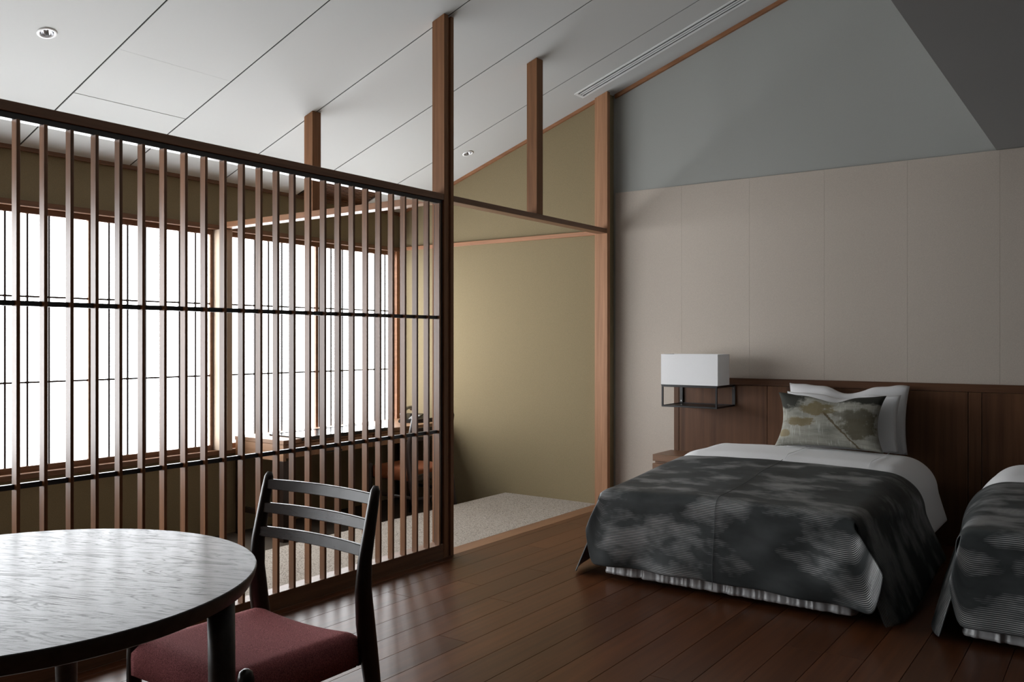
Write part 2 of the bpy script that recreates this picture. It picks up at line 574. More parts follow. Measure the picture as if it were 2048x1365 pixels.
# cloth covered lower panels of the headboard wall, one object for each panel
px_ = [XL + 0.0, -2.67, -2.163, -1.653, -1.143, -0.633, -0.123, 0.387, 0.897, 1.407, 1.917, XR]
for a, b_ in zip(px_[:-1], px_[1:]):
    box('wall_panel', a + 0.0003, b_ - 0.0003, YB - 0.006, YB + 0.004, 0.0, ZC - 0.003, M_WALLP, wh, bev=0.0004)
struct(box('wall_right', XR, XR + 0.15, YR, YB, -0.3, ZC + 0.15, M_DARKWALL), 'unseen brown wall on the far side of the beds, darkened to cut bounced light')
struct(prism('wall_rear', [(XW - 0.2, -0.3), (XR + 0.1, -0.3), (XR + 0.1, ZC + 0.15), (XC, ZC + 0.15), (XC, ceil_z(XC) + 0.1), (XW - 0.2, ceil_z(XW - 0.2) + 0.1)], YR - 0.15, YR, M_DARKWALL),
       'unseen brown rear wall, darkened to cut bounced light')

# ------------------------------------------------------------------ ceiling: sloping panels with open joints
ceil = struct(prism('ceiling', [(XW - 0.2, ceil_z(XW - 0.2) + 0.075), (XC, ceil_z(XC) + 0.075), (XC, ceil_z(XC) + 0.13), (XW - 0.2, ceil_z(XW - 0.2) + 0.13)], YR, YB, M_JOINT),
              'sloping white panelled ceiling')
PITCH = 0.7015
joints = [2.475 + PITCH * k for k in range(-6, 6)]
edges = [YR] + [j for j in joints if YR < j < YB - 0.3] + [YB]
G = 0.0050


def slab(name, xa, xb, y0, y1, parent):
    return prism(name, [(xa, ceil_z(xa)), (xb, ceil_z(xb)), (xb, ceil_z(xb) + 0.003), (xa, ceil_z(xa) + 0.003)], y0, y1, M_CEIL, parent)


def slab_with_hole(name, xa, xb, y0, y1, hx, hy, hr, parent):
    """panel face with a round hole for a downlight"""
    n = 32
    q = 0.10
    vs, fs = [], []
    for k in range(n):
        a = 2 * math.pi * (k + 0.5) / n
        vs.append((hx + hr * math.cos(a), hy + hr * math.sin(a)))
    for k in range(n):
        a = 2 * math.pi * (k + 0.5) / n
        m = max(abs(math.cos(a)), abs(math.sin(a)))
        vs.append((hx + q * math.cos(a) / m, hy + q * math.sin(a) / m))
    for k in range(n):
        k2 = (k + 1) % n
        fs.append((k, k2, n + k2, n + k))
    sq = []
    for a, b_ in ((1, 1), (-1, 1), (-1, -1), (1, -1)):
        sq.append(len(vs))
        vs.append((hx + q * a, hy + q * b_))
    per = n // 4
    for s in range(4):
        k = (s * per + per // 2 - 1) % n
        fs.append((n + k, n + (k + 1) % n, sq[s]))
    c = []
    for a, b_ in ((xb, y1), (xa, y1), (xa, y0), (xb, y0)):
        c.append(len(vs))
        vs.append((a, b_))
    for s in range(4):
        k = (s * per + per // 2 - 1) % n
        ring = [n + (k + 1 + j) % n for j in range(per)]
        fs.append([c[s], sq[s]] + ring + [sq[(s + 1) % 4], c[(s + 1) % 4]])
    bm = bmesh.new()
    bv = [bm.verts.new((p[0], p[1], ceil_z(p[0]))) for p in vs]
    for f in fs:
        bm.faces.new([bv[i] for i in f])
    r = bmesh.ops.extrude_face_region(bm, geom=bm.faces[:])
    bmesh.ops.translate(bm, vec=(0, 0, 0.003), verts=[v for v in r['geom'] if isinstance(v, bmesh.types.BMVert)])
    return bm_obj(name, bm, M_CEIL, parent)


for j in edges[1:-1]:
    prism('joint_strip', [(XW, ceil_z(XW) + 0.0032), (XC, ceil_z(XC) + 0.0032), (XC, ceil_z(XC) + 0.01), (XW, ceil_z(XW) + 0.01)], j - 0.012, j + 0.012, M_JOINT, ceil)
GRX = -4.985
DL = [(-4.325, 2.129), (-4.335, 5.457)]
for y0, y1 in zip(edges[:-1], edges[1:]):
    a, b_ = y0 + G, y1 - G
    hole = [p for p in DL if y0 < p[1] < y1]
    if abs(y0 - 2.475) < 0.01:
        slab('ceiling_panel', XW, -4.7425, a, b_, ceil)
        slab('access_panel', -4.7375, -4.2935, a, b_, ceil)
        slab('ceiling_panel', -4.2925, XC, a, b_, ceil)
        prism('joint_strip', [(-4.75, ceil_z(-4.75) + 0.0034), (-4.73, ceil_z(-4.73) + 0.0034), (-4.73, ceil_z(-4.73) + 0.008), (-4.75, ceil_z(-4.75) + 0.008)], a, b_, M_JOINT, ceil)
    elif abs(y0 - 4.5795) < 0.01:
        slab('ceiling_panel', GRX, XC, a, b_, ceil)
    elif hole:
        slab_with_hole('ceiling_panel', XW, XC, a, b_, hole[0][0], hole[0][1], 0.036, ceil)
    else:
        slab('ceiling_panel', XW, XC, a, b_, ceil)
low = struct(box('ceiling_low', XC, XR, YR, YB - 0.008, ZC, ZC + 0.12, M_LOWCEIL), 'flat grey lower ceiling over the beds')
struct(box('wall_bulkhead', XC, XC + 0.1, YR, YB - 0.008, ZC + 0.12, ceil_z(XC) + 0.1, M_LOWCEIL), 'grey bulkhead between the sloping and the low ceiling')
# sloping timber trims where the ceiling meets the gable walls, level trims on walls


def slope_trim(name, xa, xb, y0, y1, drop, label):
    return struct(prism(name, [(xa, ceil_z(xa) - drop), (xb, ceil_z(xb) - drop), (xb, ceil_z(xb) - 0.001), (xa, ceil_z(xa) - 0.001)], y0, y1, W_TRIMX), label)


slope_trim('trim_2', XW, -3.33, YT - 0.018, YT, 0.026, 'sloping timber trim on the tan gable')
slope_trim('trim_3', XL + 0.0, XC, YB - 0.018, YB + 0.004, 0.030, 'sloping timber trim on the grey gable')
struct(box('trim_4', XW, -3.33, YT - 0.022, YT, 2.062, 2.094, W_TRIMX, bev=0.002), 'level timber rail on the tan wall')
struct(box('trim_5', XW, XW + 0.022, YR, YT - 0.022, 2.382, 2.412, W_TRIMY, bev=0.002), 'timber trim where ceiling meets window wall')

# ------------------------------------------------------------------ paper windows
BAYS = [(3.925, 5.715), (2.025, 3.835), (0.125, 1.935), (-1.580, 0.035)]
struct(box('trim_6', XW - 0.10, XW + 0.035, YR, YT - 0.002, Z_SILL - 0.048, Z_SILL - 0.014, W_TRIMY, bev=0.002), 'brown timber window sill')
struct(box('trim_7', XW - 0.10, XW + 0.030, YR, YT - 0.023, Z_HEAD + 0.012, Z_HEAD + 0.046, W_TRIMY, bev=0.002), 'brown timber window head')
for n, (ya, yb) in enumerate(BAYS):
    w = bpy.data.objects.new('window_%d' % (n + 1), None)
    COL.objects.link(w)
    struct(w, 'white paper window screens with thin dark bars')
    w.location = (XW - 0.03, (ya + yb) / 2, Z_SILL)
    H = Z_HEAD - Z_SILL
    Y0, Y1 = ya - w.location.y, yb - w.location.y
    box('bottom_rail', -0.012, 0.012, Y0, Y1, -0.016, 0.022, W_TRIMY, w, bev=0.001)
    box('top_rail', -0.012, 0.012, Y0, Y1, H - 0.024, H + 0.014, W_TRIMY, w, bev=0.001)
    for s0, s1 in ((Y0, Y0 + 0.016), (-0.013, 0.013), (Y1 - 0.022, Y1)):
        box('stile', -0.012, 0.012, s0, s1, 0.022, H - 0.024, W_BEAMY, w, bev=0.001)
    k = 0
    y = 2.418 - 50 * 0.1281
    while y < yb - 0.05:
        if y > ya + 0.04 and abs(y - w.location.y) > 0.03:
            box('bar', -0.0095, 0.004, y - w.location.y - 0.0060, y - w.location.y + 0.0060, 0.022, H - 0.024, W_CHAIR, w)
        y += 0.1281
    for z in (1.0, 1.519):
        box('bar', -0.0095, 0.0048, Y0 + 0.016, Y1 - 0.022, z - Z_SILL - 0.0055, z - Z_SILL + 0.0055, W_CHAIRX, w)
    for a, b_ in ((Y0 + 0.005, 0.0), (0.0, Y1 - 0.005)):
        box('paper', -0.0125, -0.0105, a, b_, 0.0, H, M_PAPER, w)
for y0, y1 in ((3.840, 3.920), (1.940, 2.020), (0.040, 0.120)):
    tag(box('window_post', XW - 0.06, XW + 0.095, y0, y1, Z_SILL - 0.014, Z_HEAD + 0.012, W_WINPOST_LIT, bev=0.002),
        {3: 'timber post toned pale for window light between two paper windows, under the cross beam', 1: 'timber post toned pale for window light between two paper windows behind the lattice screen', 0: 'timber post toned pale for window light between two paper windows at the near end of the lattice'}[int(y0)], 'post', 'posts between the paper windows')
tag(box('window_end_post', XW - 0.06, XW + 0.024, 5.718, YT - 0.023, Z_SILL - 0.014, Z_HEAD + 0.012, W_TRIMX, bev=0.002), 'orange timber jamb between the paper window and the tan wall', 'post')

# ------------------------------------------------------------------ timber frame


def frame_post(name, x0, x1, y0, y1, zb, label, groove=False, mat=W_POST):
    """post whose top is cut to the slope of the ceiling"""
    t = thing(name, ((x0 + x1) / 2, (y0 + y1) / 2, zb), label, 'post')
    cx, cy = t.location.x, t.location.y

    def piece(nm, a, b_, c, d):
        return prism(nm, [(a - cx, 0.0), (b_ - cx, 0.0), (b_ - cx, ceil_z(b_) - 0.0015 - zb), (a - cx, ceil_z(a) - 0.0015 - zb)], c - cy, d - cy, mat, t)
    if groove:
        piece('core', x0, x1 - 0.014, y0, y1)
        piece('face_strip', x1 - 0.014, x1, y0, y0 + 0.036)
        piece('face_strip', x1 - 0.014, x1, y1 - 0.027, y1)
    else:
        piece('shaft', x0, x1, y0, y1)
    return t


frame_post('corner_post', XL - 0.09, XL, 3.833, 3.919, 0.0, 'tall grooved timber corner post at the end of the lattice screen', groove=True)
frame_post('wall_post', XL - 0.108, XL, 5.742, YT + 0.004, 0.0, 'tall timber post against the wall between tan plaster and grey gable', mat=W_WALLPOST_LIT)
frame_post('strut', -3.300, XL, 4.788, 4.862, 2.1005, 'short timber strut standing on the beam before the tan gable')
frame_post('strut', -4.425, -4.345, 3.840, 3.912, 2.1005, 'short timber strut standing on the cross beam above the lattice')
frame_post('corner_post', XL - 0.09, XL, -0.10, -0.014, 0.0, 'tall timber post at the near end of the lattice screen beyond the table')
tag(box('beam', XL - 0.085, XL - 0.001, 3.9195, 5.7415, 2.065, 2.100, W_BEAMY, bev=0.0015), 'slim timber beam from the grooved corner post to the wall post', 'beam')
tag(box('beam', XL - 0.085, XL - 0.001, -0.0135, 3.8325, 2.063, 2.100, W_BEAMY, bev=0.0015), 'slim timber beam above the lattice screen', 'beam')
tag(box('beam', XW + 0.096, XL - 0.091, 3.836, 3.916, 2.060, 2.100, W_BEAMX, bev=0.0015), 'timber cross beam from the corner post to the paper windows', 'beam')

# ------------------------------------------------------------------ lattice screen
lat = thing('lattice_screen', (XL - 0.03, 1.91, 0.0), 'brown timber lattice screen of upright slats between alcove and bedroom', 'lattice screen')
lx, ly = lat.location.x, lat.location.y
SX1 = XL - 0.0005 - lx
box('bottom_rail', -0.055, 0.028, -0.013 - ly, 3.832 - ly, 0.0, 0.080, W_BEAMY, lat, bev=0.002)
box('top_rail', -0.020, 0.018, -0.013 - ly, 3.832 - ly, 2.040, 2.063, W_CHAIR, lat, bev=0.001)
box('stile', -0.035, 0.018, 3.818 - ly, 3.832 - ly, 0.080, 2.040, W_CHAIR, lat, bev=0.001)
pz_ = 0.0963
sl_mesh = None
ys = [1.479 + pz_ * k for k in range(-15, 25)]
for y in ys:
    if sl_mesh is None:
        o = box('slat', -0.018, 0.018, -0.0066, 0.0066, -0.980, 0.980, W_SLAT, lat, bev=0.0008)
        sl_mesh = o.data
    else:
        o = bpy.data.objects.new('slat', sl_mesh)
        COL.objects.link(o)
        o.parent = lat
    o.location = (SX1 - 0.018, y + 0.0066 - ly, 1.060)
for z in (1.3855, 0.7290):
    ends = ys + [3.822]
    for y0, y1 in zip(ends[:-1], ends[1:]):
        if y0 + 0.0132 < y1:
            box('rail', -0.004, 0.014, y0 + 0.0134 - ly, y1 - 0.0002 - ly, z - 0.0095, z + 0.0095, M_RAIL, lat, bev=0.0006)

# ------------------------------------------------------------------ ceiling fittings
ang = math.atan(SL)
TILT = Matrix.Rotation(-ang, 3, 'Y')       # local z to the ceiling normal
for n, (dx, dy) in enumerate(DL):
    t = thing('downlight', (dx, dy, ceil_z(dx)), 'round recessed downlight in the ceiling ' + ('beside the access panel' if n == 0 else 'before the tan gable'), 'downlight')
    lathe('trim_ring', [(0.031, 0.002), (0.032, -0.004), (0.038, -0.005), (0.046, -0.0025), (0.046, -0.0005), (0.033, -0.0005)], M_WHITE, t, axis=TILT)
    lathe('reflector', [(0.0315, 0.0), (0.029, 0.025), (0.022, 0.05), (0.010, 0.066), (0.0005, 0.068)], M_CHROME, t, axis=TILT)

# slot diffuser along the slope
t = thing('slot_diffuser', (-3.37, 5.568, ceil_z(-3.37)), 'white linear slot air diffuser running up the ceiling', 'air vent')


def sloped_box(name, a0, a1, y0, y1, z0, z1, mat, parent, bev=0.0):
    """box measured along the slope (a), across it (y) and along the normal (z)"""
    bm = bmesh.new()
    bm_box(bm, a0, a1, y0, y1, z0, z1, bev, Matrix.Rotation(-ang, 4, 'Y'))
    return bm_obj(name, bm, mat, parent)


sloped_box('backing', 0.008, 2.35, -0.044, 0.044, -0.0022, -0.0010, M_BAFFLE, t)
for y0, y1 in ((-0.062, -0.044), (0.044, 0.062)):
    sloped_box('frame', 0.0, 2.36, y0, y1, -0.009, -0.0012, M_WHITE, t, 0.001)
for a0, a1 in ((0.0, 0.022), (2.345, 2.36)):
    sloped_box('frame_end', a0, a1, -0.044, 0.044, -0.009, -0.0012, M_WHITE, t, 0.001)
for y in (-0.0145, 0.0145):
    sloped_box('vane', 0.022, 2.345, y - 0.007, y + 0.007, -0.0085, -0.0022, M_WHITE, t, 0.001)

# return air grille, dark slats, in the place of the lower part of one ceiling panel
t = thing('return_air_grille', (XW + 0.03, 4.9302, ceil_z(XW + 0.03)), 'dark brown slatted return air grille in the ceiling over the desk', 'air vent')
LA = (GRX - XW - 0.03) / math.cos(ang)
sloped_box('backing', -0.03, LA, -0.346, 0.346, 0.030, 0.034, M_BAFFLE, t)
for y0, y1 in ((-0.346, -0.330), (0.330, 0.346)):
    sloped_box('frame', -0.03, LA, y0, y1, -0.002, 0.030, W_CHAIR, t)
a = 0.006
while a < LA - 0.012:
    sloped_box('slat', a, a + 0.0055, -0.330, 0.330, -0.001, 0.018, W_BEAMY, t)
    a += 0.0205

# ------------------------------------------------------------------ headboard, nightstand, lamp
hb = thing('headboard', (-0.60, YB - 0.02, 0.0), 'dark walnut headboard panel running along the wall behind both beds', 'headboard')
HX, HY = hb.location.x, hb.location.y
HBF = YB - 0.030
hx0, hx1 = -2.721, 2.10
box('cap', hx0 - HX, hx1 - HX, HBF - 0.004 - HY, YB - 0.0065 - HY, 0.943, 0.990, W_HEADX, hb, bev=0.0015)
box('stile', hx0 - HX, -2.683 - HX, HBF - HY, YB - 0.0065 - HY, 0.0, 0.941, W_HEAD, hb, bev=0.001)
for a, b_ in ((-2.679, -2.03), (-2.027, -0.80), (-0.797, -0.727), (-0.724, 0.60), (0.603, hx1)):
    box('panel', a - HX, b_ - HX, HBF - HY, YB - 0.0065 - HY, 0.0, 0.941, W_HEAD, hb, bev=0.001)

ns = thing('nightstand', (-2.53, 5.69, 0.0), 'low walnut nightstand between headboard and the left of the two beds', 'nightstand')
ns['label'] = 'low walnut nightstand with drawer under the white wall lamp'
nx, ny = ns.location.x, ns.location.y
box('top', -2.745 - nx, -2.32 - nx, 5.545 - ny, HBF - 0.001 - ny, 0.405, 0.452, W_NIGHT, ns, bev=0.002)
box('body', -2.740 - nx, -2.325 - nx, 5.575 - ny, HBF - 0.001 - ny, 0.0, 0.405, W_NIGHT, ns, bev=0.001)
d = box('drawer', -2.748 - nx, -2.32 - nx, 5.548 - ny, 5.574 - ny, 0.215, 0.388, W_NIGHT, ns, bev=0.002)
box('finger_pull', -2.60 - nx, -2.46 - nx, 5.542 - ny, 5.548 - ny, 0.370, 0.384, M_BLACK, d)
d = box('drawer', -2.748 - nx, -2.32 - nx, 5.548 - ny, 5.574 - ny, 0.03, 0.205, W_NIGHT, ns, bev=0.002)
box('finger_pull', -2.60 - nx, -2.46 - nx, 5.542 - ny, 5.548 - ny, 0.187, 0.201, M_BLACK, d)
sp = thing('socket_panel', (-2.47, 5.80, 0.452), 'flat black socket panel lying on the nightstand top', 'socket panel')
box('plate', -0.075, 0.075, -0.028, 0.028, 0.0, 0.004, M_BLACK, sp, bev=0.001)
for k in range(3):
    box('button', -0.06 + k * 0.045, -0.03 + k * 0.045, -0.015, 0.015, 0.004, 0.0065, M_RAIL, sp, bev=0.001)

wl = thing('wall_lamp', (-2.46, 5.84, 0.793), 'wall lamp with white box shade on a black metal frame above the nightstand', 'lamp')
fx0, fx1, fy0, fy1, fz0, fz1 = -2.664 + 2.46, -2.257 + 2.46, 5.52 - 5.84, 0.003, 0.0, 0.150
bm = bmesh.new()
T = 0.0115
for x0, x1 in ((fx0, fx0 + T), (fx1 - T, fx1)):
    for z0, z1 in ((fz0, fz0 + T), (fz1 - T, fz1)):
        bm_box(bm, x0, x1, fy0, fy1, z0, z1, 0.0008)
    bm_box(bm, x0, x1, fy0, fy0 + T, fz0 + T, fz1 - T, 0.0008)
    bm_box(bm, x0, x1, fy1 - T, fy1, fz0 + T, fz1 - T, 0.0008)
for y0, y1 in ((fy0, fy0 + T), (fy1 - T, fy1)):
    for z0, z1 in ((fz0, fz0 + T), (fz1 - T, fz1)):
        bm_box(bm, fx0 + T, fx1 - T, y0, y1, z0, z1, 0.0008)
bm_obj('frame', bm, M_BLACK, wl)
box('shelf', fx0 + T, fx1 - T, fy0 + T, fy1 - T, 0.004, 0.0075, M_BLACK, wl)
for x in (fx0 - 0.004, fx1 - T - 0.004):
    mp = box('mount_plate', x, x + 0.022, fy1 - T - 0.003, fy1 - T, fz0 + 0.006, fz1 - 0.006, M_BLACK, wl)
    for z in (0.025, 0.125):
        box('screw', x + 0.008, x + 0.014, fy1 - T - 0.0045, fy1 - T - 0.003, z - 0.003, z + 0.003, M_CHROME, mp)
bm = bmesh.new()
sx0, sx1, sy0, sy1, sz0, sz1 = fx0 - 0.002, fx1 + 0.006, fy0 - 0.003, fy0 + 0.205, 0.155, 0.366
bm_box(bm, sx0, sx1, sy0, sy0 + 0.003, sz0, sz1)
bm_box(bm, sx0, sx1, sy1 - 0.003, sy1, sz0, sz1)
bm_box(bm, sx0, sx0 + 0.003, sy0 + 0.003, sy1 - 0.003, sz0, sz1)
bm_box(bm, sx1 - 0.003, sx1, sy0 + 0.003, sy1 - 0.003, sz0, sz1)
bm_obj('shade', bm, M_SHADE, wl)
box('diffuser', sx0 + 0.003, sx1 - 0.003, sy0 + 0.003, sy1 - 0.003, sz0 + 0.002, sz0 + 0.004, M_SHADE, wl)
box('shade_rim', sx0, sx1, sy0, sy1, fz1 - 0.0005, sz0, M_BLACK, wl)

# ------------------------------------------------------------------ beds
YF, YH = 3.965, 5.845
BXC = -1.63


def smooth01(v):
    v = max(0.0, min(1.0, v))
    return v * v * (3 - 2 * v)


def drape_point(s, t, L, p, seed):
    """s across, t along from the head edge; returns a point of a cloth lying over the bed (x from bed centre, y world)"""
    y_head = p['yh']
    rf = p['rf']
    a = abs(s)
    fl = L                                     # flat length before the foot rounding
    if t <= fl:
        y, dy, out = y_head - t, 0.0, 0.0
    elif t <= fl + math.pi * rf / 2:
        th = (t - fl) / rf
        y, dy, out = y_head - fl - rf * math.sin(th), rf * (1 - math.cos(th)), 0.0
    else:
        e = t - fl - math.pi * rf / 2
        y, dy, out = y_head - fl - rf - p['flare_f'] * e, rf + e, e
    k = smooth01((y - YF) / 1.0)               # 0 at the foot, 1 towards the head
    w = p['w0'] + (p['w1'] - p['w0']) * k
    r = p['r0'] + (p['r1'] - p['r0']) * k
    H = p['h0'] + (p['h1'] - p['h0']) * smooth01((y - YF) / 1.15)
    flat = w - r
    if a <= flat:
        x, dx, side = a, 0.0, 0.0
    elif a <= flat + math.pi * r / 2:
        th = (a - flat) / r
        x, dx, side = flat + r * math.sin(th), r * (1 - math.cos(th)), 0.0
    else:
        e = a - flat - math.pi * r / 2
        x, dx, side = w + p['flare_s'][0 if s < 0 else 1] * e, r + e, e
    if side > 0 or (a > flat and t > fl):
        kk = smooth01((a - flat) / (math.pi * r / 2 + 1e-6))
        dy *= (1 - kk)
    dome = p['dome'] * (min(a, flat) / max(flat, 1e-3)) ** 2
    z = H - dome - dx - dy
    sg = 1 if s >= 0 else -1
    H2 = p.get('puff', 0.0) * smooth01((y - 4.93) / 0.14)
    z += H2
    if out > 0:
        x += p['flare_s'][0 if s < 0 else 1] * out * smooth01(a / w) * (1.0 if s > 0 else 0.46)
    if side > 0 and p.get('curl') and t > fl - 0.14:
        c_ = (t - (fl - 0.14)) / (0.14 + math.pi * rf / 4)
        x -= 0.055 * c_ ** 2.0 * smooth01(side / 0.14)
        y -= 0.012 * c_ * smooth01(side / 0.12)
    nv = Vector((s * 2.1, t * 2.1, seed))
    # soft wrinkles: on top a few millimetres, on the hanging parts long upright folds
    z += p['wr'] * noise.noise(nv * 2.0) * (1 - smooth01(out * 8)) * (1 - smooth01(side * 8))
    if out > 0:
        g = smooth01(out / 0.30)
        f = 0.55 * math.sin(s * 11.0 + seed + 2.4 * out) + 0.45 * math.sin(s * 23.0 + 1.7 * seed - 3.0 * out) + 1.9 * noise.noise(Vector((s * 4.5 + out * 4.0, out * 2.2, seed + 3)))
        y -= p['fold'] * g * (0.62 * f + 0.55) * (0.55 + 0.75 * smooth01(s / 0.5))
        y -= 0.010 * g
    if side > 0:
        g = smooth01(side / 0.30)
        f = 0.6 * math.sin(t * 10.0 + seed * 2.0) + 0.7 * noise.noise(Vector((t * 4.0, side * 2.0, seed + 8)))
        x += p['fold_s'] * g * (0.45 * f + 0.45)
    z = max(z, p['zmin'])
    return Vector((sg * x, y, z))


def drape(name, p, seed, mat, label, cat, group, loc_x, slit=True, thick=0.006, step=0.022):
    L = p['yh'] - YF - p['rf'] + p['lift']
    t_max = L + math.pi * p['rf'] / 2 + p['hang_f']
    s_max = p['w0'] - p['r0'] + math.pi * p['r0'] / 2 + p['hang_s']
    s_cut = p['w0'] - p['r0'] + math.pi * p['r0'] / 4
    t_cut = L + math.pi * p['rf'] / 4
    ns_ = int(2 * s_max / step)
    nt_ = int(t_max / step)
    S_ = sorted(set([round(-s_max + 2 * s_max * i / ns_, 5) for i in range(ns_ + 1)] + [-s_cut, s_cut]))
    T_ = sorted(set([round(t_max * i / nt_, 5) for i in range(nt_ + 1)] + [t_cut]))
    vs, fs, uv, idx = [], [], [], {}

    def vert(i, j, zone):
        key = (i, j, zone if (abs(abs(S_[i]) - s_cut) < 1e-6 and T_[j] > t_cut + 1e-6) or (abs(T_[j] - t_cut) < 1e-6 and abs(S_[i]) > s_cut + 1e-6) else 'm')
        if key in idx:
            return idx[key]
        P = drape_point(S_[i], T_[j], L, p, seed)
        if zone == 'm' and T_[j] > t_cut and abs(S_[i]) <= s_cut + 1e-6:
            # the foot sheet draws in a little towards its sides, the slit stays open
            pass
        idx[key] = len(vs)
        vs.append(P)
        uv.append((S_[i], T_[j]))
        return idx[key]
    for i in range(len(S_) - 1):
        for j in range(len(T_) - 1):
            sm = (S_[i] + S_[i + 1]) / 2
            tm = (T_[j] + T_[j + 1]) / 2
            if abs(sm) > s_cut and tm > t_cut:
                continue
            fs.append((vert(i, j, 'm'), vert(i + 1, j, 'm'), vert(i + 1, j + 1, 'm'), vert(i, j + 1, 'm')))
    o = mesh_obj(name, [v - Vector((0, YF, 0)) for v in vs], fs, mat, None, smooth=True, uvs=uv)
    o.location = (loc_x, YF, 0)
    so = o.modifiers.new('thickness', 'SOLIDIFY')
    so.thickness = thick
    so.offset = 1.0
    sd = o.modifiers.new('smooth', 'SUBSURF')
    sd.levels = 1
    sd.render_levels = 1
    return tag(o, label, cat, group)


P_COVER = dict(yh=4.96, rf=0.055, r0=0.060, r1=0.200, w0=0.660, w1=0.755, h0=0.487, h1=0.566, dome=0.012, flare_f=0.015, flare_s=(0.45, 0.40),
               wr=0.007, fold=0.042, fold_s=0.016, zmin=0.014, lift=0.0, hang_f=0.342, hang_s=0.405, curl=True)
P_DUVET = dict(yh=5.50, rf=0.050, r0=0.055, r1=0.190, w0=0.636, w1=0.725, h0=0.460, h1=0.545, dome=0.012, flare_f=0.0, flare_s=(0.24, 0.30),
               wr=0.005, fold=0.004, fold_s=0.004, zmin=0.012, lift=-0.06, hang_f=0.03, hang_s=0.33, puff=0.040)


def make_bed(bx, seed, which):
    b = thing('bed', (bx, (YF + YH) / 2, 0.0), 'single bed with pleated satin skirt ' + which, 'bed', 'twin beds')
    y0, y1 = 4.07 - b.location.y, 5.84 - b.location.y
    box('base', -0.565, 0.565, y0, y1, 0.05, 0.27, M_BEDBASE, b, bev=0.01)
    box('mattress', -0.570, 0.570, y0, y1, 0.27, 0.420, M_LINEN, b, bev=0.03)
    for sx in (-1, 1):
        for yy in (y0 + 0.08, y1 - 0.08):
            box('leg', sx * 0.52 - 0.025, sx * 0.52 + 0.025, yy - 0.025, yy + 0.025, 0.0, 0.05, M_BLACK, b)
    # gathered skirt around three sides
    path = []
    hw = 0.626
    yf = 4.004 - b.location.y
    n = 90
    for i in range(n):
        path.append((-hw, y1 + (yf + 0.03 - y1) * i / n, (-1, 0)))
    for i in range(9):
        a = math.pi + (math.pi / 2) * i / 8
        path.append((-hw + 0.03 + 0.03 * math.cos(a), yf + 0.03 + 0.03 * math.sin(a), (math.cos(a), math.sin(a))))
    m = 260
    for i in range(1, m):
        path.append((-hw + 0.03 + (2 * hw - 0.06) * i / m, yf, (0, -1)))
    for i in range(9):
        a = 1.5 * math.pi + (math.pi / 2) * i / 8
        path.append((hw - 0.03 + 0.03 * math.cos(a), yf + 0.03 + 0.03 * math.sin(a), (math.cos(a), math.sin(a))))
    for i in range(1, n + 1):
        path.append((hw, yf + 0.03 + (y1 - yf - 0.03) * i / n, (1, 0)))
    zs = [0.030, 0.042, 0.046, 0.085, 0.14, 0.20, 0.245]
    vs, fs = [], []
    d = 0.0
    for i, (px0, py0, nn) in enumerate(path):
        if i:
            d += math.hypot(px0 - path[i - 1][0], py0 - path[i - 1][1])
        ruff = noise.noise(Vector((d * 22, seed, 0))) * 1.2 + 0.7 * noise.noise(Vector((d * 48, seed, 4)))
        for z in zs:
            g = 1.0 - smooth01((z - 0.03) / 0.22) * 0.75
            tuck = -0.004 if abs(z - 0.046) < 0.001 else 0.0
            o_ = 0.012 * ruff * g + tuck + 0.010 * g
            vs.append((px0 + nn[0] * o_, py0 + nn[1] * o_, z))
    k = len(zs)
    for i in range(len(path) - 1):
        for j in range(k - 1):
            fs.append((i * k + j, (i + 1) * k + j, (i + 1) * k + j + 1, i * k + j + 1))
    sk = mesh_obj('bed_skirt', vs, fs, M_SATIN, b, smooth=True)
    so = sk.modifiers.new('thickness', 'SOLIDIFY')
    so.thickness = 0.003
    sk['label'] = 'gathered silver satin skirt'
    dv = drape('duvet', P_DUVET, seed + 20, M_LINEN, 'white duvet on the bed ' + which, 'duvet', 'white duvets', bx)
    pc = P_COVER if bx < -1 else dict(P_COVER, flare_s=(0.26, 0.45))
    cv = drape('bed_cover', pc, seed, M_COVER, 'slate brocade cover hanging over the foot of the bed ' + which, 'bed cover', 'slate bed covers', bx)
    # stitched seam piping running along the bed
    vs = []
    for off, par, pp, sd, t0, t1, mt in ((0.0, cv, pc, seed, 0.0, 1.40, M_COVER), (0.0, dv, P_DUVET, seed + 20, 0.0, 0.50, M_LINEN), (0.46, dv, P_DUVET, seed + 20, 0.0, 0.50, M_LINEN)):
        Lp = pp['yh'] - YF - pp['rf'] + pp['lift']
        pts = [drape_point(off, t0 + (t1 - t0) * i / 60, Lp, pp, sd) - Vector((0, YF, 0)) + Vector((0, -0.004 if t0 + (t1 - t0) * i / 60 > Lp + 0.05 else 0, 0.0055 if t0 + (t1 - t0) * i / 60 < Lp + 0.05 else 0.0)) for i in range(61)]
        sweep('seam', pts, [(0.0014, 0.0014)] * len(pts), mt, par, sides=6, power=2.0)
    return b


make_bed(BXC, 1.0, 'beside the nightstand')
make_bed(BXC + 1.70, 5.3, 'farther from the nightstand')


